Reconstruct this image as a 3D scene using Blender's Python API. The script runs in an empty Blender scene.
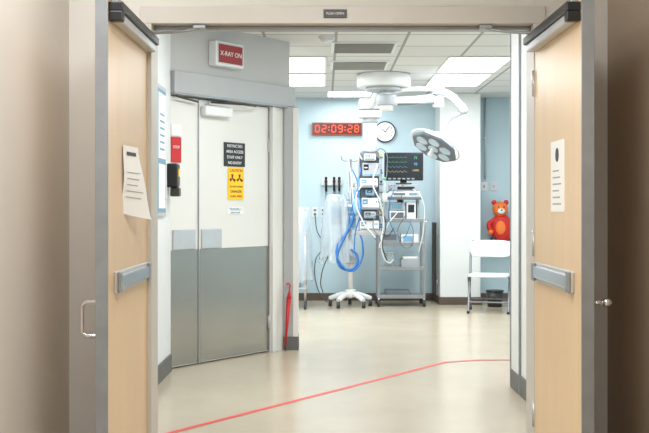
import bpy, bmesh, math, random
from mathutils import Vector, Matrix
random.seed(4)
S=bpy.context.scene
S.view_settings.view_transform='Standard'
S.view_settings.look='None'
S.view_settings.exposure=0.0

def lin(c):
    r=[]
    for v in c:
        v=v/255.0
        r.append(v/12.92 if v<=0.04045 else ((v+0.055)/1.055)**2.4)
    return r
MATS={}
def mat(name,rgb,rough=0.5,metal=0.0,emit=0.0,var=0.05,scale=6.0,bump=0.0,alpha=1.0,trans=0.0,spec=0.5,stretch=None):
    if name in MATS: return MATS[name]
    m=bpy.data.materials.new(name); m.use_nodes=True
    nt=m.node_tree; b=nt.nodes['Principled BSDF']
    c=lin(rgb)
    tc=nt.nodes.new('ShaderNodeTexCoord'); n=nt.nodes.new('ShaderNodeTexNoise')
    n.inputs['Scale'].default_value=scale; n.inputs['Detail'].default_value=4
    if stretch:
        mp=nt.nodes.new('ShaderNodeMapping'); mp.inputs['Scale'].default_value=stretch
        nt.links.new(tc.outputs['Object'],mp.inputs['Vector']); nt.links.new(mp.outputs['Vector'],n.inputs['Vector'])
    else: nt.links.new(tc.outputs['Object'],n.inputs['Vector'])
    r=nt.nodes.new('ShaderNodeValToRGB')
    r.color_ramp.elements[0].position=0.3; r.color_ramp.elements[1].position=0.7
    r.color_ramp.elements[0].color=[max(0,v*(1-var)) for v in c]+[1]
    r.color_ramp.elements[1].color=[min(1,v*(1+var)) for v in c]+[1]
    nt.links.new(n.outputs['Fac'],r.inputs['Fac'])
    nt.links.new(r.outputs['Color'],b.inputs['Base Color'])
    b.inputs['Roughness'].default_value=rough
    b.inputs['Metallic'].default_value=metal
    b.inputs['Specular IOR Level'].default_value=spec
    b.inputs['Alpha'].default_value=alpha
    b.inputs['Transmission Weight'].default_value=trans
    if emit>0:
        b.inputs['Emission Color'].default_value=c+[1]
        b.inputs['Emission Strength'].default_value=emit
    if bump>0:
        n2=nt.nodes.new('ShaderNodeTexNoise'); n2.inputs['Scale'].default_value=scale*12
        nt.links.new(tc.outputs['Object'],n2.inputs['Vector'])
        bp=nt.nodes.new('ShaderNodeBump'); bp.inputs['Strength'].default_value=bump; bp.inputs['Distance'].default_value=0.01
        nt.links.new(n2.outputs['Fac'],bp.inputs['Height']); nt.links.new(bp.outputs['Normal'],b.inputs['Normal'])
    MATS[name]=m
    return m

m_tan=mat('wall_tan',(213,209,203),0.6,bump=0.05,var=0.02,scale=2)  # tan tone for the near walls; the inner walls are whiter
m_dimbrown=mat('wall_brown_dim',(168,152,133),0.6,bump=0.05,var=0.02,scale=2)  # weaker light on the right wall put into a darker brown
m_white=mat('paint_white',(226,229,229),0.55,bump=0.04,var=0.02,scale=2)
m_blue=mat('paint_blue',(190,212,221),0.55,bump=0.04,var=0.02,scale=2)
m_grey=mat('paint_grey',(190,191,190),0.55,var=0.02,scale=2)
m_frame=mat('frame_enamel',(198,194,186),0.4,var=0.02)
m_framegrey=mat('frame_grey',(174,177,179),0.4,var=0.02)
m_wood=mat('door_laminate',(221,191,150),0.34,var=0.03,scale=3,stretch=(6,6,0.6))
m_cream=mat('door_cream',(226,226,222),0.42,var=0.02,scale=2)
m_steel=mat('steel_brushed',(154,158,162),0.38,metal=0.7,var=0.08,scale=9)
m_kick=mat('kick_steel',(166,161,154),0.22,metal=0.9,var=0.09,scale=1.6)
m_chrome=mat('chrome',(215,215,218),0.2,metal=1.0)
m_alu=mat('aluminium',(196,198,201),0.35,metal=0.5)
m_leg=mat('chair_steel',(118,120,124),0.35,metal=0.5)
m_black=mat('black_plastic',(24,24,26),0.4)
m_dark=mat('dark_metal',(58,56,54),0.4,metal=0.3)
m_base=mat('baseboard_vinyl',(92,78,68),0.5)
m_baseg=mat('baseboard_grey',(100,100,99),0.5)
m_plw=mat('white_plastic',(230,232,232),0.35,var=0.02)
m_plg=mat('grey_plastic',(166,172,178),0.4,var=0.03)
m_plm=mat('slate_plastic',(108,116,124),0.4,var=0.03)
m_paper=mat('paper',(240,240,238),0.7,var=0.02)
m_ink=mat('ink',(60,60,65),0.7)
m_inkl=mat('ink_light',(165,165,168),0.7)
m_red=mat('red',(196,32,38),0.5)
m_redb=mat('red_plush',(206,44,36),0.6,bump=0.2)
m_orange=mat('orange',(240,122,50),0.6,bump=0.1)
m_yellow=mat('yellow',(250,204,24),0.5)
m_signred=mat('sign_red',(146,36,40),0.4)
m_led=mat('led_red',(255,70,35),0.4,emit=1.6)
m_ledface=mat('led_face',(84,24,18),0.3)
m_tape=mat('red_tape',(226,76,70),0.5)
m_screen=mat('screen_black',(38,44,52),0.15)
m_green=mat('wave_green',(80,190,130),0.4,emit=0.3)
m_cyan=mat('wave_cyan',(90,170,200),0.4,emit=0.3)
m_yel2=mat('wave_yellow',(210,195,110),0.4,emit=0.3)
m_bluep=mat('blue_plastic',(48,118,192),0.35)
m_lblue=mat('light_blue_plastic',(132,182,218),0.35)
m_teal=mat('blue_print',(110,155,182),0.5)
m_rubber=mat('rubber',(60,60,62),0.6)
m_panel=mat('lamp_panel',(255,255,252),0.5,emit=3.0,var=0.0)
m_lens=mat('lamp_lens',(198,214,230),0.2)
m_head=mat('lamp_shell',(150,160,170),0.35,metal=0.2)
m_drape=mat('clear_drape',(216,228,238),0.12,alpha=0.4,var=0.06,spec=1.0)
m_slot=mat('vent_slot',(165,165,162),0.6)

# floor material
mf=bpy.data.materials.new('floor_vinyl'); mf.use_nodes=True
nt=mf.node_tree; b=nt.nodes['Principled BSDF']
tc=nt.nodes.new('ShaderNodeTexCoord')
n=nt.nodes.new('ShaderNodeTexNoise'); n.inputs['Scale'].default_value=1.3; n.inputs['Detail'].default_value=8; n.inputs['Roughness'].default_value=0.65
nt.links.new(tc.outputs['Object'],n.inputs['Vector'])
r=nt.nodes.new('ShaderNodeValToRGB')
r.color_ramp.elements[0].position=0.25; r.color_ramp.elements[1].position=0.75
r.color_ramp.elements[0].color=lin((187,174,151))+[1]; r.color_ramp.elements[1].color=lin((197,185,163))+[1]
nt.links.new(n.outputs['Fac'],r.inputs['Fac']); nt.links.new(r.outputs['Color'],b.inputs['Base Color'])
mr=nt.nodes.new('ShaderNodeMapRange'); mr.inputs['To Min'].default_value=0.17; mr.inputs['To Max'].default_value=0.25
nt.links.new(n.outputs['Fac'],mr.inputs['Value']); nt.links.new(mr.outputs['Result'],b.inputs['Roughness'])
# ceiling material
mc=bpy.data.materials.new('ceiling_tile'); mc.use_nodes=True
nt=mc.node_tree; b=nt.nodes['Principled BSDF']; b.inputs['Roughness'].default_value=0.85
tc=nt.nodes.new('ShaderNodeTexCoord')
br=nt.nodes.new('ShaderNodeTexBrick'); br.offset=0.0; br.squash=1.0
br.inputs['Scale'].default_value=1.0; br.inputs['Brick Width'].default_value=0.62; br.inputs['Row Height'].default_value=0.62
br.inputs['Mortar Size'].default_value=0.014; br.inputs['Mortar Smooth'].default_value=0.1
br.inputs['Color1'].default_value=lin((224,224,222))+[1]; br.inputs['Color2'].default_value=lin((216,216,215))+[1]
br.inputs['Mortar'].default_value=lin((158,158,156))+[1]
nt.links.new(tc.outputs['Object'],br.inputs['Vector']); nt.links.new(br.outputs['Color'],b.inputs['Base Color'])

def finish(ob,m,parent=None,bevel=0.0,seg=2,smooth=False):
    S.collection.objects.link(ob)
    if m: ob.data.materials.append(m)
    if parent: ob.parent=parent
    if smooth:
        for p in ob.data.polygons: p.use_smooth=True
    if bevel>0:
        md=ob.modifiers.new('bev','BEVEL'); md.width=bevel; md.segments=seg; md.limit_method='ANGLE'; md.angle_limit=math.radians(40)
    return ob
class G:
    def __init__(s,name,loc=(0,0,0),rz=0.0):
        s.e=bpy.data.objects.new(name,None); s.e.empty_display_size=0.1
        s.e.location=loc; s.e.rotation_euler=(0,0,math.radians(rz)); S.collection.objects.link(s.e)
    def box(s,n,lo,hi,m,bevel=0.003,rot=None,seg=2):
        return box(n,lo,hi,m,s.e,bevel,rot,seg)
    def cyl(s,n,a,bb,r,m,r2=None,seg=24,bevel=0.0): return cyl(n,a,bb,r,m,s.e,r2,seg,bevel)
    def tube(s,n,pts,r,m,smooth=True,cyc=False): return tube(n,pts,r,m,s.e,smooth,cyc)
    def text(s,n,t,loc,size,m,rot=(90,0,0),align='CENTER'): return text(n,t,loc,size,m,s.e,rot,align)
    def ball(s,n,c,rad,m): return ball(n,c,rad,m,s.e)
def box(n,lo,hi,m,parent=None,bevel=0.0,rot=None,seg=2):
    lo=Vector(lo);hi=Vector(hi);c=(lo+hi)/2;h=(hi-lo)/2
    me=bpy.data.meshes.new(n); bm=bmesh.new(); bmesh.ops.create_cube(bm,size=2)
    for v in bm.verts: v.co=Vector((v.co.x*abs(h.x),v.co.y*abs(h.y),v.co.z*abs(h.z)))
    bm.to_mesh(me); bm.free()
    ob=bpy.data.objects.new(n,me); ob.location=c
    if rot: ob.rotation_euler=[math.radians(a) for a in rot]
    mn=min(abs(h.x),abs(h.y),abs(h.z))
    return finish(ob,m,parent,min(bevel,mn*0.9),seg)
def cyl(n,a,bb,r,m,parent=None,r2=None,seg=24,bevel=0.0):
    a=Vector(a);bb=Vector(bb);d=bb-a;L=d.length
    me=bpy.data.meshes.new(n); bm=bmesh.new()
    bmesh.ops.create_cone(bm,cap_ends=True,segments=seg,radius1=r,radius2=r if r2 is None else r2,depth=L)
    for f in bm.faces: f.smooth=len(f.verts)==4
    bm.to_mesh(me); bm.free()
    ob=bpy.data.objects.new(n,me); ob.location=(a+bb)/2
    ob.rotation_mode='QUATERNION'; ob.rotation_quaternion=d.to_track_quat('Z','Y')
    return finish(ob,m,parent,bevel)
def ball(n,c,rad,m,parent=None):
    me=bpy.data.meshes.new(n); bm=bmesh.new(); bmesh.ops.create_uvsphere(bm,u_segments=24,v_segments=14,radius=1)
    for v in bm.verts: v.co=Vector((v.co.x*rad[0],v.co.y*rad[1],v.co.z*rad[2]))
    bm.to_mesh(me); bm.free(); ob=bpy.data.objects.new(n,me); ob.location=c
    return finish(ob,m,parent,smooth=True)
def tube(n,pts,r,m,parent=None,smooth=True,cyc=False):
    cu=bpy.data.curves.new(n,'CURVE'); cu.dimensions='3D'; cu.bevel_depth=r; cu.bevel_resolution=3; cu.use_fill_caps=True
    if smooth:
        sp=cu.splines.new('BEZIER'); sp.bezier_points.add(len(pts)-1)
        for p,q in zip(sp.bezier_points,pts): p.co=q; p.handle_left_type='AUTO'; p.handle_right_type='AUTO'
        sp.resolution_u=8
    else:
        sp=cu.splines.new('POLY'); sp.points.add(len(pts)-1)
        for p,q in zip(sp.points,pts): p.co=(*q,1)
    sp.use_cyclic_u=cyc
    t=bpy.data.objects.new(n,cu); me=bpy.data.meshes.new_from_object(t); bpy.data.objects.remove(t)
    ob=bpy.data.objects.new(n,me); me.materials.clear()
    return finish(ob,m,parent,smooth=True)
def text(n,t,loc,size,m,parent=None,rot=(90,0,0),align='CENTER'):
    cu=bpy.data.curves.new(n,'FONT'); cu.body=t; cu.size=size; cu.align_x=align; cu.align_y='CENTER'; cu.extrude=0.0008
    tt=bpy.data.objects.new(n,cu); me=bpy.data.meshes.new_from_object(tt); bpy.data.objects.remove(tt); me.materials.clear()
    ob=bpy.data.objects.new(n,me); ob.location=loc; ob.rotation_euler=[math.radians(a) for a in rot]
    return finish(ob,m,parent)
def grid(n,nx,nz,fn,m,parent=None,thick=0.0):
    me=bpy.data.meshes.new(n); vs=[];fs=[]
    for j in range(nz+1):
        for i in range(nx+1): vs.append(fn(i/nx,j/nz))
    for j in range(nz):
        for i in range(nx):
            a=j*(nx+1)+i; fs.append((a,a+1,a+nx+2,a+nx+1))
    me.from_pydata(vs,[],fs); ob=bpy.data.objects.new(n,me)
    finish(ob,m,parent,smooth=True)
    if thick: md=ob.modifiers.new('s','SOLIDIFY'); md.thickness=thick
    return ob

# ---------------- ROOM SHELL ----------------
CH=2.75
box('floor',(-3.2,-1.6,-0.1),(3.4,13.8,0),mf)
box('ceiling',(-3.2,-1.6,CH),(3.4,13.8,CH+0.1),mc)
box('wall_back',(-3.2,13.6,0),(3.4,13.8,CH),m_blue)
box('wall_room_left',(-3.2,9.1,0),(-3.0,13.6,CH),m_blue)
box('wall_room_right',(3.2,7.1,0),(3.4,13.6,CH),m_blue)
box('wall_room_front_left',(-3.2,8.98,0),(-0.36,9.1,CH),m_white)
box('wall_room_front_right',(1.33,6.98,0),(3.4,7.1,CH),m_white)
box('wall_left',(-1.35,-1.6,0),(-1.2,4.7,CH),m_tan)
box('wall_left_inner',(-1.35,4.85,0),(-1.2,7.8,CH),m_white)
box('wall_right',(1.33,-1.6,0),(1.48,4.7,CH),m_dimbrown)
box('wall_right_inner',(1.33,4.85,0),(1.48,6.98,CH),m_white)
box('wall_rear',(-1.35,-1.75,0),(1.48,-1.6,CH),m_tan)
box('wall_door_left',(-1.35,4.7,0),(-0.865,4.85,CH),m_tan)
box('wall_door_right',(1.035,4.7,0),(1.48,4.85,CH),m_tan)
box('wall_door_header',(-0.865,4.7,2.21),(1.035,4.85,CH),m_tan)
g=G('trim_door_frame',(0,4.7,0))
g.box('jamb_l',(-0.866,-0.015,0),(-0.811,0.165,2.13),m_frame)
g.box('jamb_r',(0.981,-0.015,0),(1.036,0.165,2.13),m_frame)
g.box('head',(-0.866,-0.015,2.13),(1.036,0.165,2.212),m_frame)
g.box('stop',(-0.81,0.05,2.112),(0.98,0.11,2.13),m_steel)
g=G('column_pillar',(0,0,0))
g.box('shaft',(1.5,13.0,0),(2.03,13.6,CH),m_white,0.01)
g.box('base',(1.485,12.985,0),(2.045,13.6,0.1),m_base)
box('baseboard_back',(-3.0,13.58,0),(1.48,13.6,0.1),m_base)
box('baseboard_back_right',(2.05,13.58,0),(3.2,13.6,0.1),m_base)
box('baseboard_left_inner',(-1.2,4.87,0),(-1.185,7.76,0.13),m_baseg)
box('baseboard_right_inner',(1.315,4.87,0),(1.33,6.75,0.13),m_baseg)
box('baseboard_left',(-1.2,-1.6,0),(-1.185,4.68,0.1),m_base)
box('baseboard_right',(1.315,-1.6,0),(1.33,4.68,0.1),m_base)
g=G('trim_right_opening',(1.33,6.95,0))
g.box('jamb',(-0.010,-0.17,0),(0.0,0.12,2.5),m_white)
g.box('jamb_edge',(-0.016,-0.19,0),(0.0,-0.17,2.5),m_steel)
g.box('jamb_edge2',(-0.016,0.12,0),(0.0,0.14,2.5),m_steel)
g.box('base',(-0.018,-0.17,0),(-0.010,0.12,0.13),m_baseg)

# diagonal wall
A=52.9
def DG(n): return G(n,(-1.2,7.8,0),A)
g=DG('wall_diagonal')
g.box('upper',(0,0,2.15),(1.47,0.1,CH),m_grey,0)
g.box('side',(1.2,0,0),(1.47,0.1,2.15),m_cream,0.0)
g.box('backing',(0,0.07,0),(1.2,0.1,2.15),m_white,0.0)
g=DG('trim_door_canopy')
g.box('beam',(0.0,-0.045,2.165),(1.5,0,2.335),m_framegrey,0.004)
g.box('lip',(0.0,-0.05,2.15),(1.5,0,2.165),m_steel)
g.box('jamb',(1.205,-0.03,0),(1.245,0,2.15),m_cream)
g=G('trim_wall_end',(-0.3,8.93,0))
g.box('post',(-0.06,-0.05,0),(0.065,0.17,2.16),m_framegrey,0.006)
g.box('corner_guard',(0.02,-0.056,0.12),(0.069,-0.05,2.15),m_cream)
g.box('base',(-0.063,-0.057,0),(0.07,0.17,0.12),m_baseg)
def leaf(name,a,c):
    g=DG(name)
    g.box('slab',(a+0.004,0.015,0.012),(c-0.004,0.055,2.14),m_cream,0.002)
    g.box('kick_plate',(a+0.008,0.011,0.02),(c-0.008,0.015,0.93),m_kick,0.001)
    g.box('edge_strip',(c-0.012,0.005,0.012),(c-0.004,0.015,2.13),m_steel,0.001)
    return g
g=leaf('door_1',0.0,0.326)
g.box('push_plate',(0.03,0.001,0.935),(0.28,0.013,1.09),m_alu,0.003)
g.cyl('closer_arm',(0.01,-0.05,2.135),(0.27,-0.03,2.11),0.008,m_dark)
g=leaf('door_2',0.326,1.2)
g.box('push_plate',(0.35,0.001,0.935),(0.585,0.013,1.09),m_alu,0.003)
g.box('closer_body',(0.34,-0.055,2.01),(0.66,0.012,2.09),m_plw,0.012)
g.cyl('closer_pivot',(0.4,-0.03,2.09),(0.4,-0.03,2.125),0.014,m_alu)
g.tube('closer_arm',[(0.4,-0.03,2.12),(0.75,-0.1,2.125),(0.95,-0.05,2.13)],0.009,m_dark,False)
g.cyl('hinge_1',(1.19,0.005,1.75),(1.19,0.005,1.87),0.01,m_alu)
g.cyl('hinge_2',(1.19,0.005,0.2),(1.19,0.005,0.32),0.01,m_alu)
# signs
g=DG('restricted_area_sign')
g.box('plate',(0.62,0.008,1.61),(0.88,0.014,1.81),m_black,0.001)
for i,t in enumerate(['RESTRICTED','AREA ACCESS','STAFF ONLY','NO ENTRY']):
    g.text('line_%d'%i,t,(0.75,0.007,1.78-0.047*i),0.034,m_paper)
g=DG('radiation_warning_sign')
g.box('plate',(0.67,0.008,1.33),(0.865,0.014,1.6),m_yellow,0.001)
g.text('caution','CAUTION',(0.767,0.007,1.575),0.036,m_red)
for k in range(2):
    cx=0.72+0.09*k
    for a in (90,210,330):
        aa=math.radians(a)
        g.cyl('blade_%d_%d'%(k,a),(cx,0.0075,1.51),(cx+0.034*math.cos(aa),0.0075,1.51+0.034*math.sin(aa)),0.004,m_signred,r2=0.014,seg=4)
g.text('l2','DO NOT ENTER',(0.767,0.007,1.44),0.022,m_signred)
g.text('l3','DANGER',(0.767,0.007,1.40),0.034,m_signred)
g.text('l4','X-RAY AREA',(0.767,0.007,1.36),0.026,m_signred)
g=DG('door_label')
g.box('label',(0.66,0.009,1.21),(0.86,0.014,1.27),m_paper,0.001)
g.text('t','TRAUMA 1',(0.76,0.008,1.25),0.032,m_teal)
g.text('t2','please knock',(0.76,0.008,1.225),0.022,m_teal)
g=DG('stop_notice')
g.box('plate',(0.012,0.004,1.62),(0.12,0.014,1.82),m_red,0.001)
g.text('t','STOP',(0.065,0.003,1.74),0.03,m_paper)
g.box('lower_plate',(0.012,0.004,1.83),(0.12,0.014,1.92),m_paper,0.001)
g=DG('xray_warning_light')
g.box('housing',(0.42,-0.09,2.42),(0.755,0,2.62),m_plw,0.01)
g.box('face',(0.435,-0.094,2.435),(0.74,-0.09,2.605),m_alu,0.002)
g.box('panel',(0.445,-0.098,2.445),(0.73,-0.094,2.595),m_signred,0.002)
g.text('label','X-RAY ON',(0.588,-0.1,2.52),0.054,m_paper)
g=G('red_umbrella',(-0.345,8.80,0))
g.cyl('canopy',(0,0,0.04),(0.03,0.04,0.46),0.008,m_red,r2=0.022,seg=10)
g.cyl('canopy_top',(0.03,0.04,0.46),(0.036,0.048,0.54),0.022,m_red,r2=0.006,seg=10)
g.cyl('tip',(0,0,0.0),(0,0,0.045),0.005,m_dark)
g.tube('handle',[(0.036,0.048,0.54),(0.038,0.052,0.58),(0.02,0.05,0.595),(0.01,0.045,0.58)],0.006,m_red)
g=G('notice_board',(-1.2,6.0,0),90)
g.box('frame',(0.0,-0.02,1.2),(1.45,0,2.15),m_alu,0.004)
g.box('board',(0.03,-0.022,1.23),(1.42,-0.02,2.12),m_teal,0.001)
for i in range(4):
    g.box('page_%d'%i,(0.06+i*0.345,-0.025,1.62),(0.36+i*0.345,-0.022,2.09),m_paper,0)
    g.box('pageb_%d'%i,(0.07+i*0.345,-0.025,1.26),(0.35+i*0.345,-0.022,1.58),m_paper,0)
    for k in range(6): g.box('ln_%d_%d'%(i,k),(0.11+i*0.345,-0.027,1.68+k*0.05),(0.3+i*0.345,-0.025,1.695+k*0.05),m_teal,0)
g=G('soap_dispenser',(-1.2,7.62,0),90)
g.box('body',(-0.07,-0.09,1.42),(0.07,0,1.6),m_black,0.015)
g.box('lever',(-0.05,-0.1,1.35),(0.05,-0.03,1.42),m_dark,0.01)
g.box('label',(-0.03,-0.094,1.5),(0.03,-0.09,1.56),m_yellow,0.001)
g.box('backplate',(-0.085,-0.01,1.33),(0.085,0,1.63),m_plw,0.004)

# near double doors
W=0.87
def big_door(name,x,y,rz,flip):
    g=G(name,(x,y,0),rz)
    f=(lambda v:v) if not flip else (lambda v:W-v)
    def B(n,a,c,*k,**kw):
        x0,x1=sorted((f(a[0]),f(c[0]))); g.box(n,(x0,a[1],a[2]),(x1,c[1],c[2]),*k,**kw)
    B('slab',(0.006,0,0.012),(W,0.045,2.11),m_wood,0.002)
    B('steel_edge',(0.0,-0.0015,0.012),(0.006,0.0465,2.11),m_steel,0.001)
    B('edge_guard',(0.0,-0.002,0.012),(0.012,0.0,2.11),m_steel,0.001)
    B('bar_base',(0.12,-0.014,0.93),(0.82,0,1.015),m_alu,0.004)
    B('bar_pad',(0.16,-0.026,0.945),(0.78,-0.014,1.0),m_chrome,0.006)
    B('bar_end',(0.12,-0.028,0.93),(0.16,-0.014,1.015),m_steel,0.005)
    B('bar_end2',(0.78,-0.028,0.93),(0.82,-0.014,1.015),m_steel,0.005)
    B('closer_rail',(0.02,-0.056,2.025),(0.86,0,2.06),m_black,0.004)
    B('closer_cover',(0.06,-0.046,1.99),(0.84,0,2.025),m_alu,0.006)
    B('closer_cap',(0.02,-0.056,1.985),(0.06,0,2.026),m_black,0.006)
    B('closer_top',(0.06,-0.03,2.06),(0.84,0,2.085),m_steel,0.004)
    for z in (0.3,1.1,1.85): g.cyl('hinge_%d'%int(z*10),(f(W+0.003),-0.004,z-0.06),(f(W+0.003),-0.004,z+0.06),0.008,m_alu)
    return g,f
g,f=big_door('door_3',-0.83,3.82,90,False)
g.tube('pull_handle',[(0.09,0.045,0.765),(0.09,0.1,0.765),(0.09,0.118,0.78),(0.09,0.118,0.885),(0.09,0.1,0.9),(0.09,0.045,0.9)],0.009,m_chrome,False)
g,f=big_door('door_4',0.985,4.69,-90,True)
g.box('pull_rose',(f(0.06)-0.02,0.045,0.85),(f(0.06)+0.02,0.053,0.97),m_alu,0.003)
g.cyl('spindle',(f(0.06),0.05,0.9),(f(0.06),0.1,0.9),0.009,m_chrome)
g.ball('knob',(f(0.06),0.11,0.9),(0.018,0.02,0.018),m_chrome)
for n,sx,hx in (('door_closer_arm',1,-0.79),('door_closer_arm.001',-1,0.96)):
    g=G(n,(0,0,0))
    g.tube('arm',[(hx,4.60,2.07),(hx+sx*0.1,4.68,2.09),(hx+sx*0.2,4.72,2.112)],0.007,m_steel)
    g.box('shoe',(hx+sx*0.2-0.03,4.70,2.11),(hx+sx*0.2+0.03,4.74,2.13),m_steel)
g=G('header_plate_sign',(0.05,4.685,0))
g.box('plate',(-0.055,-0.006,2.155),(0.055,0,2.195),m_dark,0.002)
g.text('t','PUSH OPEN',(0,-0.008,2.175),0.016,m_paper)
g=G('paper_notice',(-0.83,4.10,0),90)
def pf(u,v):
    w=0.22; x=u*w; z=1.525-0.31*v+0.03*v*(1-u)*v
    out=0.004+0.02*u*(1-v)+0.09*(u**1.2)*(v**1.3)+0.012*math.sin(v*5)*v
    return (x,-out,z)
grid('sheet',10,14,pf,m_paper,g.e)
def pt(n,u0,u1,v0,v1,m):
    def ff(a,b_):
        p=pf(u0+(u1-u0)*a,v0+(v1-v0)*b_); return (p[0],p[1]-0.002,p[2])
    grid(n,4,2,ff,m,g.e)
for k in range(5): pt('line_%d'%k,0.15,0.85-0.1*(k%3),0.36+k*0.09,0.372+k*0.09,m_inkl)
pt('headline',0.2,0.8,0.08,0.13,m_ink)
g=G('paper_notice.001',(0.985,4.34,0),-90)
g.box('sheet',(0.0,-0.003,1.25),(0.235,0,1.55),m_paper,0)
g.cyl('logo',(0.118,-0.003,1.49),(0.118,-0.004,1.49),0.03,m_ink)
for k in range(6): g.box('line_%d'%k,(0.04,-0.004,1.28+k*0.028),(0.19-0.02*(k%3),-0.003,1.286+k*0.028),m_inkl,0)

g=G('floor_marking_tape')
def tape(n,a,c,w=0.04):
    a=Vector(a);c=Vector(c);d=(c-a).normalized();p=Vector((-d.y,d.x,0))*w/2
    me=bpy.data.meshes.new(n); me.from_pydata([a-p,c-p,c+p,a+p],[],[(0,1,2,3)]); finish(bpy.data.objects.new(n,me),m_tape,g.e)
tape('diagonal',(-1.17,5.2,0.002),(1.0,8.19,0.002))
tape('straight',(0.98,8.17,0.0025),(1.3,8.3,0.0025))
tape('straight2',(1.28,8.29,0.003),(3.1,8.33,0.003))

# ---------------- CEILING ITEMS ----------------
def troffer(x0,x1,y0,y1,name='ceiling_light_panel',w=32,col=(0.96,0.985,1.0)):
    g=G(name,((x0+x1)/2,(y0+y1)/2,CH))
    hx=(x1-x0)/2;hy=(y1-y0)/2
    g.box('frame',(-hx-0.02,-hy-0.02,-0.012),(hx+0.02,hy+0.02,0),m_plw,0.002)
    g.box('diffuser',(-hx,-hy,-0.016),(hx,hy,-0.012),m_panel,0)
    l=bpy.data.lights.new('lamp','AREA'); l.shape='RECTANGLE'; l.size=x1-x0; l.size_y=y1-y0; l.energy=w; l.color=col
    o=bpy.data.objects.new('lamp',l); S.collection.objects.link(o); o.parent=g.e; o.location=(0,0,-0.03)
troffer(1.24,1.84,9.85,10.9)
troffer(1.24,1.84,11.1,12.15)
troffer(-0.62,0.0,9.85,10.9)
troffer(-0.62,0.0,11.1,12.1)
troffer(0.05,0.6,12.75,13.3,w=10)
troffer(-2.3,-1.7,10.5,11.7)
troffer(2.4,3.0,8.0,9.2)
troffer(-0.3,0.4,6.0,7.2,w=44)
troffer(-0.3,0.4,2.0,3.2,w=42,col=(0.97,0.985,1.0))
troffer(-0.3,0.4,-1.0,0.2,w=42,col=(0.97,0.985,1.0))
troffer(-1.14,-0.94,2.9,4.1,w=14,col=(0.97,0.985,1.0))  # unseen panel, added to brighten the left wall strip behind the open door
for nm,y0 in (('ceiling_air_vent',8.95),('ceiling_air_vent.001',10.1)):
    g=G(nm,(0.36,y0,CH))
    g.box('frame',(-0.3,0,-0.012),(0.3,0.6,0),m_plw,0.002)
    for k in range(8): g.box('slat_%d'%k,(-0.27,0.04+k*0.068,-0.02),(0.27,0.075+k*0.068,-0.012),m_slot,0.001,rot=(20,0,0))
g=G('smoke_detector',(0.02,8.7,CH))
g.cyl('base',(0,0,-0.02),(0,0,0),0.07,m_plw); g.cyl('head',(0,0,-0.05),(0,0,-0.02),0.035,m_plw,r2=0.06)

# ---------------- SURGICAL LIGHT ----------------
g=G('surgical_light',(0.66,11.15,0))
g.cyl('ceiling_cap',(0,0,2.60),(0,0,CH),0.30,m_plw,seg=48,bevel=0.02)
g.cyl('cap_ring',(0,0,2.56),(0,0,2.60),0.2,m_plg,seg=40)
g.cyl('spindle',(0.03,0,2.34),(0.03,0,2.58),0.075,m_plw)
g.cyl('hub',(0.03,0,2.40),(0.03,0,2.52),0.105,m_plg,bevel=0.012)
g.tube('arm_1',[(0.03,0,2.45),(0.35,-0.05,2.45),(0.62,-0.05,2.48)],0.055,m_plw)
g.tube('arm_1_seam',[(0.15,-0.065,2.405),(0.35,-0.11,2.405),(0.55,-0.11,2.42)],0.012,m_plm)
g.cyl('joint_1',(0.60,-0.05,2.38),(0.60,-0.05,2.61),0.065,m_plw,bevel=0.01)
g.cyl('joint_1_ring',(0.60,-0.05,2.5),(0.60,-0.05,2.52),0.069,m_plm)
g.tube('arm_2',[(0.60,-0.05,2.56),(0.74,-0.08,2.50),(0.87,-0.1,2.36)],0.042,m_plw)
g.ball('joint_2',(0.87,-0.1,2.34),(0.055,0.055,0.055),m_plg)
g.tube('arm_upper',[(0.03,0,2.54),(0.3,-0.05,2.58),(0.56,-0.05,2.58)],0.026,m_plw)
g.tube('yoke',[(0.87,-0.1,2.32),(0.90,-0.1,2.2),(0.87,-0.1,2.06),(0.77,-0.1,1.95)],0.022,m_plw)
g.tube('yoke_b',[(0.85,-0.1,2.31),(0.72,-0.1,2.24),(0.66,-0.1,2.14),(0.60,-0.12,2.03)],0.022,m_plg)
hd=bpy.data.objects.new('lamp_head',None); S.collection.objects.link(hd); hd.parent=g.e
hd.location=(0.56,-0.12,1.95); hd.rotation_euler=(math.radians(-18),math.radians(30),math.radians(0))
cyl('shell',(0,0,-0.02),(0,0,0.06),0.28,m_head,hd,r2=0.2,seg=8,bevel=0.015)
cyl('rim',(0,0,-0.045),(0,0,-0.02),0.265,m_plm,hd,r2=0.28,seg=8)
cyl('hub',(0,0,0.06),(0,0,0.13),0.085,m_plw,hd,bevel=0.01)
for k in range(6):
    a=k*math.pi/3+0.3
    cyl('led_pod_%d'%k,(0.16*math.cos(a),0.16*math.sin(a),-0.056),(0.16*math.cos(a),0.16*math.sin(a),-0.043),0.066,m_lens,hd)
cyl('led_center',(0,0,-0.056),(0,0,-0.043),0.06,m_lens,hd)
cyl('handle',(0,0,-0.15),(0,0,-0.05),0.022,m_plw,hd,bevel=0.005)
tube('rail',[(0.29*math.cos(t),0.29*math.sin(t),0.0) for t in [k*math.pi/12 for k in range(24)]],0.011,m_plw,hd,True,True)

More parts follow.
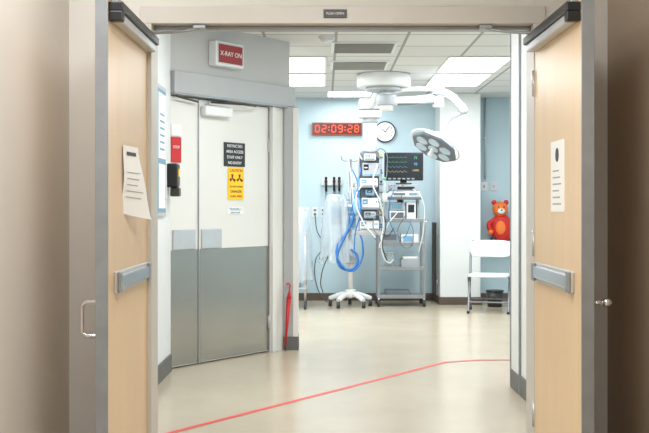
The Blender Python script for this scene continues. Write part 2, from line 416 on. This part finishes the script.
# ---------------- MEDICAL PENDANT ----------------
g=G('medical_supply_pendant',(0.56,12.3,0))
g.tube('ceiling_arm',[(0.06,-0.93,2.60),(0.04,-0.5,2.55),(0.0,0,2.5)],0.05,m_plw)
g.box('shoulder',(-0.14,-0.14,2.36),(0.14,0.14,2.6),m_plw,0.03,seg=3)
g.box('shoulder_seam',(-0.142,-0.143,2.45),(0.142,-0.13,2.465),m_plm,0.002)
g.cyl('tube',(0,0,1.92),(0,0,2.37),0.085,m_plw)
g.cyl('tube_ring',(0,0,2.3),(0,0,2.34),0.095,m_plg)
g.cyl('tube_ring_low',(0,0,1.94),(0,0,1.98),0.1,m_plg)
g.box('column',(-0.13,-0.09,0.95),(0.11,0.1,1.94),m_plm,0.012)
g.box('rail_l',(-0.155,-0.12,1.0),(-0.135,-0.09,1.9),m_alu)
g.box('rail_r',(0.125,-0.12,1.0),(0.145,-0.09,1.9),m_alu)
ports=[m_bluep,m_yellow,m_green,m_plg,m_dark]
hts=[0.12,0.08,0.14,0.07,0.11,0.16,0.08]
z=0.985
for k in range(7):
    h=hts[k]
    wL=-0.13+[0.0,0.05,0.02,0.07,0.0,0.03,0.05][k]; wR=[0.10,0.06,0.12,0.04,0.08,0.12,0.06][k]; dp=0.16+[0.03,0.09,0.0,0.05,0.1,0.02,0.06][k]
    g.box('pump_%d'%k,(wL,-dp,z),(wR,-0.09,z+h),[m_plw,m_plg,m_plw,m_lblue][k%4],0.012)
    g.box('pump_screen_%d'%k,(wL+0.015,-dp-0.003,z+h*0.45),(wL+0.075,-dp+0.001,z+h*0.88),m_screen if k%2 else m_teal,0.002)
    g.box('pump_read_%d'%k,(wL+0.025,-dp-0.005,z+h*0.6),(wL+0.06,-dp-0.003,z+h*0.68),m_paper,0)
    g.box('pump_band_%d'%k,(wL+0.01,-dp-0.002,z+0.01),(wR-0.01,-dp+0.001,z+0.024),m_teal if k%2 else m_plm,0.001)
    for q in range(2): g.cyl('key_%d_%d'%(k,q),(wR-0.05+q*0.025,-dp-0.004,z+h*0.65),(wR-0.05+q*0.025,-dp,z+h*0.65),0.008,m_bluep if q==0 else m_plm)
    g.box('bracket_%d'%k,(0.075,-0.15,z+0.03),(0.15,-0.09,z+0.05),m_plm)
    g.cyl('gas_port_%d'%k,(0.13,-0.15,z+0.07),(0.13,-0.09,z+0.07),0.014,ports[k%5])
    z+=h+0.028
g.box('foot_tray',(-0.2,-0.24,0.93),(0.14,0.1,0.955),m_alu)
g.box('tray_lip',(-0.2,-0.245,0.95),(0.14,-0.235,0.985),m_alu)
g.ball('breathing_bag',(-0.17,-0.2,1.28),(0.045,0.045,0.11),m_lblue)
g.cyl('bag_neck',(-0.17,-0.2,1.38),(-0.15,-0.14,1.47),0.015,m_plm)
g.cyl('flow_meter',(0.17,-0.13,1.45),(0.17,-0.13,1.6),0.018,m_drape)
g.cyl('flow_meter_cap',(0.17,-0.13,1.6),(0.17,-0.13,1.63),0.022,m_green)
g.cyl('humidifier',(0.17,-0.13,1.33),(0.17,-0.13,1.44),0.035,m_plw)
g.tube('hose_1',[(0.1,-0.15,1.26),(0.18,-0.2,1.1),(0.14,-0.22,0.8),(0.2,-0.15,0.62)],0.007,m_dark)
g.tube('hose_2',[(-0.1,-0.12,1.85),(-0.2,-0.1,1.95),(-0.23,-0.12,1.6),(-0.18,-0.15,1.2)],0.008,m_plw)
g.tube('hose_3',[(0.05,-0.08,1.93),(0.14,-0.1,1.98),(0.2,-0.12,1.7),(0.18,-0.15,1.6)],0.007,m_plm)
g.tube('hose_4',[(-0.05,-0.24,1.6),(-0.18,-0.28,1.4),(-0.1,-0.3,1.1),(0.05,-0.28,0.9)],0.008,m_plw)
g.tube('hose_5',[(-0.12,-0.15,1.75),(-0.16,-0.27,1.5),(-0.12,-0.28,1.25),(-0.19,-0.24,0.95),(-0.2,-0.2,0.75)],0.008,m_bluep)
g.tube('hose_6',[(0.02,-0.26,1.5),(0.1,-0.32,1.3),(0.02,-0.32,1.05),(0.1,-0.3,0.85),(0.02,-0.26,0.93)],0.006,m_plm)
g.tube('hose_7',[(0.08,-0.2,1.78),(0.02,-0.3,1.55),(0.1,-0.32,1.35),(0.15,-0.26,1.12),(0.1,-0.26,0.78)],0.007,m_plw)

# ---------------- VENTILATOR / IV STAND ----------------
g=G('ventilator_stand',(0.33,12.75,0))
for k in range(5):
    a=math.radians(72*k+18)
    ex,ey=0.27*math.cos(a),0.27*math.sin(a)
    g.tube('leg_%d'%k,[(0,0,0.17),(ex*0.5,ey*0.5,0.15),(ex,ey,0.10)],0.032,m_plw)
    g.cyl('caster_fork_%d'%k,(ex,ey,0.05),(ex,ey,0.12),0.024,m_plg)
    g.cyl('caster_%d'%k,(ex-0.022,ey,0.046),(ex+0.022,ey,0.046),0.046,m_rubber)
    g.cyl('caster_hub_%d'%k,(ex-0.025,ey,0.046),(ex+0.025,ey,0.046),0.024,m_plg)
g.cyl('hub',(0,0,0.12),(0,0,0.22),0.07,m_plw,bevel=0.01)
g.cyl('pole',(0,0,0.2),(0,0,1.88),0.016,m_steel)
g.cyl('lower_sleeve',(0,0,0.2),(0,0,0.85),0.032,m_plw)
g.box('pump_body',(-0.09,-0.12,0.98),(0.09,0.06,1.3),m_plw,0.02)
g.box('pump_display',(-0.07,-0.124,1.16),(0.07,-0.12,1.27),m_teal,0.002)
g.box('pump_wave',(-0.06,-0.126,1.2),(0.05,-0.124,1.21),m_paper,0)
g.box('pump_door',(-0.07,-0.124,1.0),(0.07,-0.12,1.13),m_lblue,0.004)
g.tube('hook_bar',[(-0.12,0,1.92),(-0.1,0,1.87),(0,0,1.86),(0.1,0,1.87),(0.12,0,1.92)],0.008,m_steel)
g.box('iv_bag',(0.02,-0.025,1.56),(0.11,0.015,1.80),m_drape,0.02)
g.cyl('iv_strap',(0.07,0,1.8),(0.1,0,1.875),0.004,m_plw)
g.tube('iv_line',[(0.06,0,1.56),(0.1,-0.05,1.45),(0.04,-0.1,1.32)],0.004,m_plw)
g.box('bottle_holder',(0.03,-0.06,1.38),(0.08,0.0,1.5),m_lblue,0.015)
g.tube('blue_hose_1',[(0.06,-0.13,1.35),(0.02,-0.17,1.1),(-0.1,-0.24,0.85),(-0.17,-0.26,0.62),(-0.1,-0.28,0.5),(0.05,-0.26,0.52),(0.08,-0.24,0.66),(0.0,-0.22,0.74)],0.016,m_bluep)
g.tube('blue_hose_2',[(-0.02,-0.16,0.98),(-0.18,-0.24,0.75),(-0.13,-0.3,0.57),(0.0,-0.3,0.47),(0.12,-0.26,0.58),(0.15,-0.2,0.8),(0.1,-0.14,0.98)],0.012,m_bluep)
g.tube('blue_hose_3',[(0.02,-0.13,1.75),(0.09,-0.12,1.55),(0.05,-0.14,1.38),(0.0,-0.17,1.2),(-0.06,-0.2,0.95)],0.007,m_bluep)
g.tube('cable',[(-0.02,0.05,1.0),(-0.3,0.1,0.6),(-0.38,0.2,0.3),(-0.35,0.35,0.15)],0.006,m_dark)
g.box('lower_box',(-0.1,-0.1,0.55),(0.1,0.08,0.68),m_plg,0.015)
g.cyl('side_arm',(0,0,1.36),(-0.16,-0.05,1.36),0.01,m_chrome)
g.box('side_device',(-0.25,-0.13,1.05),(-0.12,0.02,1.3),m_plg,0.02)
g.box('side_device_face',(-0.235,-0.134,1.14),(-0.135,-0.13,1.27),m_teal,0.003)
def drape(n,g,cx,cy,w,d,ztop,zbot,m,amp=0.02,seed=1,nu=64,nv=18,flare=0.12):
    rnd=random.Random(seed); ph=[rnd.uniform(0,6.28) for _ in range(4)]
    def fn(u,v):
        a=u*2*math.pi
        rr=min(1.0,math.sqrt(v*5)) if v<0.2 else 1.0+flare*(v-0.2)
        x=math.copysign(abs(math.cos(a))**0.6,math.cos(a))*w/2*rr; y=math.copysign(abs(math.sin(a))**0.6,math.sin(a))*d/2*rr
        z=ztop-(ztop-zbot)*max(0,(v-0.12)/0.88)
        f_=amp*v*(math.sin(9*a+ph[0]+3*v)+0.6*math.sin(17*a+ph[1]-4*v)+0.4*math.sin(5*a+ph[2]+7*v))
        return (cx+x*(1+f_*3),cy+y*(1+f_*3),z+0.5*amp*math.sin(4*a+ph[3])*v*2+ (0.01*math.sin(3*a) if v<.2 else 0))
    return grid(n,nu,nv,fn,m,g.e)
drape('plastic_cover',g,-0.18,-0.06,0.30,0.27,1.42,0.6,m_drape,amp=0.055,seed=3,flare=0.4)

# ---------------- MONITOR CART ----------------
g=G('equipment_cart',(0.98,12.95,0))
for i,(x,y) in enumerate([(-0.29,-0.2),(0.29,-0.2),(-0.29,0.2),(0.29,0.2)]):
    g.box('post_%d'%i,(x-0.016,y-0.016,0.1),(x+0.016,y+0.016,1.12),m_steel,0.004)
    g.cyl('caster_fork_%d'%i,(x,y,0.05),(x,y,0.11),0.016,m_chrome)
    g.cyl('caster_%d'%i,(x-0.018,y,0.05),(x+0.018,y,0.05),0.05,m_rubber)
for i,z in enumerate([0.13,0.49,0.80,1.10]):
    g.box('shelf_%d'%i,(-0.29,-0.21,z-0.014),(0.29,0.21,z+0.012),m_steel,0.003)
    g.box('shelf_lip_%d'%i,(-0.29,-0.218,z-0.026),(0.29,-0.208,z+0.022),m_steel,0.003)
g.box('center_post',(-0.03,0.12,1.1),(0.05,0.18,1.5),m_plm,0.005)
g.box('upper_shelf',(-0.2,-0.2,1.365),(0.26,0.18,1.395),m_plm,0.004)
g.box('shelf_leg_l',(-0.2,-0.1,1.1),(-0.17,0.1,1.38),m_plg,0.004)
g.box('shelf_leg_r',(0.21,-0.1,1.1),(0.24,0.1,1.38),m_plg,0.004)
g.box('recorder',(-0.17,-0.19,1.397),(0.24,0.12,1.468),m_plw,0.01)
g.box('recorder_2',(-0.15,-0.17,1.474),(0.22,0.1,1.558),m_plg,0.01)
g.box('recorder_slot',(-0.1,-0.193,1.42),(0.05,-0.19,1.45),m_plm,0.002)
g.box('recorder_knob',(0.1,-0.196,1.42),(0.2,-0.19,1.45),m_teal,0.002)
g.box('recorder_slot2',(-0.05,-0.173,1.49),(0.17,-0.17,1.53),m_screen,0.002)
for k in range(5): g.cyl('socket_%d'%k,(-0.12+k*0.035,-0.178,1.545),(-0.12+k*0.035,-0.17,1.545),0.008,[m_red,m_bluep,m_green,m_yellow,m_dark][k])
g.box('module_a',(-0.15,-0.17,1.112),(0.05,0.1,1.22),m_plw,0.01)
g.box('module_a_face',(-0.13,-0.174,1.13),(0.03,-0.17,1.2),m_plm,0.003)
g.box('module_b',(0.07,-0.15,1.112),(0.19,0.1,1.33),m_plw,0.01)
g.box('module_b_face',(0.09,-0.154,1.2),(0.17,-0.15,1.3),m_screen,0.003)
g.box('module_c',(-0.14,-0.15,1.225),(0.03,0.08,1.33),m_plg,0.01)
g.box('module_c_face',(-0.12,-0.154,1.25),(0.01,-0.15,1.31),m_teal,0.003)
g.box('suction_box',(-0.24,-0.15,0.812),(-0.04,0.12,0.95),m_plg,0.01)
g.box('suction_face',(-0.22,-0.153,0.85),(-0.06,-0.15,0.92),m_plm,0.002)
g.box('glove_box',(0.0,-0.16,0.812),(0.22,0.0,0.92),m_paper,0.003)
g.box('glove_box_print',(0.03,-0.163,0.83),(0.15,-0.16,0.9),m_lblue,0)
g.cyl('canister',(-0.14,-0.05,0.502),(-0.14,-0.05,0.68),0.07,m_drape)
g.cyl('canister_lid',(-0.14,-0.05,0.68),(-0.14,-0.05,0.70),0.075,m_plw)
g.box('tray_basket',(0.0,-0.17,0.502),(0.24,0.12,0.6),m_plg,0.01)
g.box('tray_linen',(0.02,-0.15,0.6),(0.22,0.1,0.64),m_paper,0.015)
g.box('battery_unit',(-0.2,-0.16,0.142),(0.12,0.14,0.2),m_plm,0.01)
g.tube('lead_1',[(-0.12,-0.18,1.51),(-0.22,-0.26,1.4),(-0.26,-0.27,1.1),(-0.2,-0.26,0.9),(-0.1,-0.25,1.0)],0.006,m_dark)
g.tube('lead_2',[(-0.08,-0.18,1.51),(-0.16,-0.28,1.3),(-0.12,-0.28,1.0),(0.0,-0.26,0.88),(0.1,-0.25,1.02),(0.12,-0.2,1.12)],0.005,m_bluep)
g.tube('lead_3',[(0.15,-0.18,1.5),(0.25,-0.22,1.4),(0.28,-0.23,1.0),(0.22,-0.23,0.7)],0.006,m_plw)
g.tube('lead_4',[(-0.05,-0.18,1.2),(-0.2,-0.25,1.0),(-0.25,-0.25,0.7),(-0.16,-0.24,0.56),(-0.1,-0.2,0.6)],0.007,m_plw)
g.tube('lead_5',[(0.0,-0.2,1.42),(0.05,-0.27,1.2),(-0.05,-0.27,0.95),(0.08,-0.26,0.75),(0.15,-0.24,0.95),(0.1,-0.2,1.1)],0.005,m_plm)
g.tube('push_handle',[(0.3,-0.2,1.08),(0.35,-0.2,1.1),(0.35,0.2,1.1),(0.3,0.2,1.08)],0.01,m_chrome,False)
g=G('patient_monitor',(1.02,12.85,0))
g.box('stand_neck',(-0.04,0.05,1.572),(0.04,0.12,1.72),m_dark,0.006)
g.box('stand_foot',(-0.1,-0.02,1.562),(0.1,0.14,1.578),m_dark,0.004)
g.box('housing',(-0.25,0.0,1.61),(0.25,0.07,1.97),m_black,0.012)
g.box('screen',(-0.225,-0.004,1.66),(0.225,0.001,1.945),m_screen,0.002)
for r_,mm in enumerate([m_green,m_green,m_cyan,m_yel2]):
    z=1.905-r_*0.06; pts=[]
    for k in range(40):
        x=-0.21+k*0.0065; t=k%8
        dz=0.02 if t==3 else (-0.006 if t==4 else 0.0)
        if r_>=2: dz=0.009*math.sin(k*0.8)
        pts.append((x,-0.006,z+dz))
    g.tube('wave_%d'%r_,pts,0.0012,mm,False)
for k,(t,mm) in enumerate([('72',m_green),('98',m_cyan),('120/80',m_yel2)]):
    g.text('num_%d'%k,t,(0.15,-0.006,1.90-k*0.08),0.045 if k<2 else 0.03,mm)
for k in range(6): g.box('key_%d'%k,(-0.2+k*0.06,-0.003,1.625),(-0.165+k*0.06,0.001,1.642),m_plg,0.001)

# ---------------- covered cart at left ----------------
g=G('draped_equipment_cart',(-0.46,12.6,0))
for i,(x,y) in enumerate([(-0.26,-0.2),(0.22,-0.2),(-0.26,0.2),(0.22,0.2)]):
    g.cyl('leg_%d'%i,(x,y,0.08),(x,y,0.95),0.013,m_chrome)
    g.cyl('caster_%d'%i,(x-0.014,y,0.04),(x+0.014,y,0.04),0.04,m_rubber)
    g.cyl('caster_fork_%d'%i,(x,y,0.04),(x,y,0.1),0.012,m_chrome)
g.box('shelf',(-0.28,-0.22,0.25),(0.24,0.22,0.27),m_alu,0.003)
g.box('top',(-0.28,-0.22,0.93),(0.24,0.22,0.955),m_alu,0.003)
g.box('device',(-0.22,-0.16,0.955),(0.18,0.16,1.2),m_plw,0.02)
g.box('device_low',(-0.2,-0.16,0.27),(0.16,0.16,0.5),m_plg,0.02)
drape('plastic_cover',g,-0.02,0,0.6,0.52,1.27,0.35,m_drape,amp=0.025,seed=8)

# ---------------- wall items ----------------
g=G('wall_clock',(0.823,13.6,2.29))
g.cyl('rim',(0,0,0),(0,-0.035,0),0.145,m_black,seg=48)
g.cyl('face',(0,-0.035,0),(0,-0.038,0),0.128,m_paper,seg=48)
for k in range(12):
    a=k*math.pi/6
    g.text('n%d'%k,str(12 if k==0 else k),(0.098*math.sin(a),-0.04,0.098*math.cos(a)),0.038,m_ink)
g.tube('hour_hand',[(0,-0.042,0),(-0.05,-0.042,0.045)],0.005,m_black,False)
g.tube('minute_hand',[(0,-0.044,0),(0.06,-0.044,0.075)],0.004,m_black,False)
g.cyl('pin',(0,-0.038,0),(0,-0.048,0),0.007,m_black)
g=G('digital_wall_timer',(0.17,13.6,2.33))
g.box('case',(-0.34,-0.06,-0.085),(0.34,0,0.085),mat('timer_case',(140,66,42),0.4),0.006)
g.box('face',(-0.32,-0.064,-0.068),(0.32,-0.06,0.068),m_ledface,0.001)
segs={'a':(0,1,'h'),'g':(0,0,'h'),'d':(0,-1,'h'),'f':(-1,0.5,'v'),'b':(1,0.5,'v'),'e':(-1,-0.5,'v'),'c':(1,-0.5,'v')}
DGT={'0':'abcdef','8':'abcdefg','2':'abged','9':'abcdfg'}
def digit(ch,cx,n):
    for s_ in DGT[ch]:
        sx,sz,o=segs[s_]; X=cx+sx*0.026; Z=sz*0.045
        if o=='h': g.box('seg_%s_%s'%(n,s_),(X-0.02,-0.068,Z-0.005),(X+0.02,-0.064,Z+0.005),m_led,0.001)
        else: g.box('seg_%s_%s'%(n,s_),(X-0.005,-0.068,Z-0.017),(X+0.005,-0.064,Z+0.017),m_led,0.001)
for n,(ch,cx) in enumerate(zip('020928',(-0.265,-0.175,-0.045,0.045,0.175,0.265))): digit(ch,cx,n)
for cx in (-0.11,0.11):
    for z in (-0.02,0.02): g.box('colon',(cx-0.006,-0.068,z-0.006),(cx+0.006,-0.064,z+0.006),m_led,0.001)
g=G('wall_diagnostic_set',(0.1,13.6,1.6))
g.box('base',(-0.14,-0.05,-0.04),(0.14,0,0.06),m_plw,0.01)
for k,x in enumerate((-0.08,0.03,0.1)):
    g.box('cradle_%d'%k,(x-0.02,-0.09,0.0),(x+0.02,-0.05,0.03),m_dark,0.005)
    g.cyl('handle_%d'%k,(x,-0.075,-0.12),(x,-0.075,0.05),0.016,m_black)
    g.cyl('head_%d'%k,(x,-0.1,0.06),(x,-0.06,0.06),0.02,m_black)
    pts=[(x+0.014*math.cos(t*0.9),-0.06+0.014*math.sin(t*0.9),-0.12-t*0.0055) for t in range(60)]
    g.tube('coil_%d'%k,pts,0.004,m_black)
g=G('suction_regulator',(0.38,13.6,1.55))
g.box('plate',(-0.06,-0.02,-0.1),(0.06,0,0.1),m_plw,0.005)
g.cyl('gauge',(0,-0.06,0.04),(0,-0.02,0.04),0.04,m_plg); g.cyl('port',(0,-0.08,-0.05),(0,-0.02,-0.05),0.02,m_yellow)
for i,(x,z,w) in enumerate([(-0.27,1.2,0.12),(-0.13,1.2,0.07),(-0.02,1.2,0.06)]):
    g=G('wall_outlet' if i==0 else 'wall_outlet.%03d'%i,(x,13.6,z))
    g.box('plate',(-w/2,-0.012,-0.065),(w/2,0,0.065),m_plw,0.004)
    g.box('socket_top',(-0.018,-0.015,0.012),(0.018,-0.012,0.042),m_plm,0.002)
    g.box('socket_bottom',(-0.018,-0.015,-0.042),(0.018,-0.012,-0.012),m_plm,0.002)
for i,(x,m_) in enumerate([(2.17,m_plw),(2.3,m_alu)]):
    g=G('light_switch' if i==0 else 'light_switch.001',(x,13.6,1.55))
    g.box('plate',(-0.045,-0.012,-0.06),(0.045,0,0.06),m_,0.004)
    g.box('toggle',(-0.012,-0.022,-0.02),(0.012,-0.012,0.02),m_plg,0.002)
g=G('power_cord',(0,0,0))
g.tube('cord',[(-0.13,13.58,1.17),(-0.10,13.5,0.95),(-0.02,13.5,0.75),(-0.12,13.48,0.55),(-0.10,13.45,0.2),(0.02,13.3,0.02),(0.1,13.2,0.012)],0.006,m_dark)
g=G('conduit_pipe',(2.18,13.57,0))
g.cyl('pipe',(0,0,1.65),(0,0,CH),0.013,m_alu)
g.box('clamp',(-0.02,-0.015,2.2),(0.02,0.03,2.22),m_alu,0.002)
g=G('corner_bumper',(1.455,13.25,0))
g.box('strip',(-0.03,-0.05,0.12),(0.025,0.05,1.07),m_dark,0.012)
g.box('bracket',(0.0,-0.03,0.9),(0.045,0.03,0.95),m_alu)
g.box('bracket2',(0.0,-0.03,0.25),(0.045,0.03,0.3),m_alu)
# toy sitting on a narrow wall shelf behind the chair
g=G('wall_shelf',(2.38,13.6,0))
g.box('board',(-0.22,-0.3,0.755),(0.24,0,0.775),m_plw,0.004)
g.box('bracket_l',(-0.16,-0.22,0.68),(-0.14,0,0.755),m_alu,0.003)
g.box('bracket_r',(0.16,-0.22,0.68),(0.18,0,0.755),m_alu,0.003)
g=G('stuffed_toy',(2.37,13.56,0))
g.ball('head',(-0.01,-0.13,1.24),(0.105,0.09,0.10),m_orange)
g.ball('ear_l',(-0.09,-0.12,1.33),(0.035,0.025,0.035),m_redb)
g.ball('ear_r',(0.07,-0.12,1.33),(0.035,0.025,0.035),m_redb)
g.ball('muzzle',(-0.01,-0.21,1.215),(0.05,0.03,0.038),m_plw)
g.ball('nose',(-0.01,-0.238,1.228),(0.014,0.01,0.01),m_black)
g.ball('eye_l',(-0.045,-0.206,1.27),(0.012,0.01,0.012),m_black)
g.ball('eye_r',(0.025,-0.206,1.27),(0.012,0.01,0.012),m_black)
g.ball('body',(0.01,-0.12,0.98),(0.15,0.10,0.20),m_redb)
g.ball('belly',(-0.01,-0.19,0.99),(0.075,0.04,0.10),m_orange)
g.tube('arm_l',[(-0.08,-0.13,1.10),(-0.16,-0.15,1.04),(-0.15,-0.19,0.95)],0.035,m_redb)
g.tube('arm_r',[(0.10,-0.13,1.10),(0.17,-0.15,1.05),(0.17,-0.19,0.96)],0.035,m_redb)
g.ball('paw_l',(-0.15,-0.19,0.94),(0.04,0.035,0.04),m_orange)
g.ball('paw_r',(0.17,-0.19,0.95),(0.04,0.035,0.04),m_orange)
g.tube('leg_l',[(-0.06,-0.12,0.84),(-0.10,-0.17,0.83),(-0.11,-0.20,0.825)],0.045,m_redb)
g.tube('leg_r',[(0.07,-0.12,0.84),(0.12,-0.17,0.83),(0.13,-0.20,0.825)],0.045,m_redb)
g.ball('foot_l',(-0.11,-0.215,0.828),(0.048,0.04,0.05),m_dark)
g.ball('foot_r',(0.13,-0.215,0.828),(0.048,0.04,0.05),m_dark)
g=G('waste_bin',(2.17,12.75,0))
g.cyl('body',(0,0,0.0),(0,0,0.20),0.09,m_dark,r2=0.11,seg=28)
g.cyl('rim',(0,0,0.195),(0,0,0.21),0.115,m_black,seg=28)

# folding chair
g=G('folding_chair',(2.0,12.1,0),-14)
g.e.scale=(1.1,1.0,1.02)
for s_ in (-1,1):
    x=s_*0.215
    g.tube('front_leg_%d'%s_,[(x,-0.24,0.012),(x,0.0,0.42),(x*0.98,0.17,0.80),(x*0.9,0.18,0.84)],0.013,m_leg,True)
    g.tube('rear_leg_%d'%s_,[(x*1.08,0.27,0.012),(x*1.06,-0.02,0.36),(x*1.04,-0.1,0.425)],0.013,m_leg,True)
    g.cyl('foot_f_%d'%s_,(x,-0.243,0.0),(x,-0.236,0.03),0.016,m_black)
    g.cyl('foot_r_%d'%s_,(x*1.08,0.272,0.0),(x*1.08,0.266,0.03),0.016,m_black)
    g.box('bracket_%d'%s_,(x-0.008,-0.14,0.40),(x+0.008,0.12,0.42),m_dark)
g.tube('front_bar',[(-0.215,-0.18,0.13),(0.215,-0.18,0.13)],0.009,m_leg,False)
g.tube('rear_bar',[(-0.23,0.18,0.14),(0.23,0.18,0.14)],0.009,m_leg,False)
def plate(n,fn,m,thick):
    ob=grid(n,20,10,fn,m,g.e); md=ob.modifiers.new('s','SOLIDIFY'); md.thickness=thick; md.offset=0; return ob
def seatf(u,v):
    a=(u-0.5)*2; b_=(v-0.5)*2
    k=1-0.10*abs(b_)**6
    kk=1-0.14*abs(a)**5
    return (a*0.215*k,b_*0.2*kk-0.03,0.445-0.012*(1-a*a)*(1-b_*b_)-0.012*max(0,-b_)**4)
plate('seat',seatf,m_plw,0.022)
def backf(u,v):
    a=(u-0.5)*2; b_=(v-0.5)*2
    k=1-0.08*abs(b_)**6; kk=1-0.16*abs(a)**5
    z=0.745+b_*0.10*kk
    return (a*0.225*k,0.135+0.04*(1-a*a)+(z-0.74)*0.25,z)
plate('backrest',backf,m_plw,0.018)

# ---------------- CAMERA / WORLD ----------------
w=bpy.data.worlds.new('world'); S.world=w; w.use_nodes=True
w.node_tree.nodes['Background'].inputs[0].default_value=(0.8,0.85,0.9,1); w.node_tree.nodes['Background'].inputs[1].default_value=0.3
cd=bpy.data.cameras.new('camera'); cam=bpy.data.objects.new('camera',cd); S.collection.objects.link(cam)
cam.location=(0,0,1.27); cam.rotation_euler=(math.radians(90),0,0)
cd.sensor_width=36; cd.lens=1000/649*36; cd.shift_y=-9.5/649; cd.clip_start=0.05
S.camera=cam
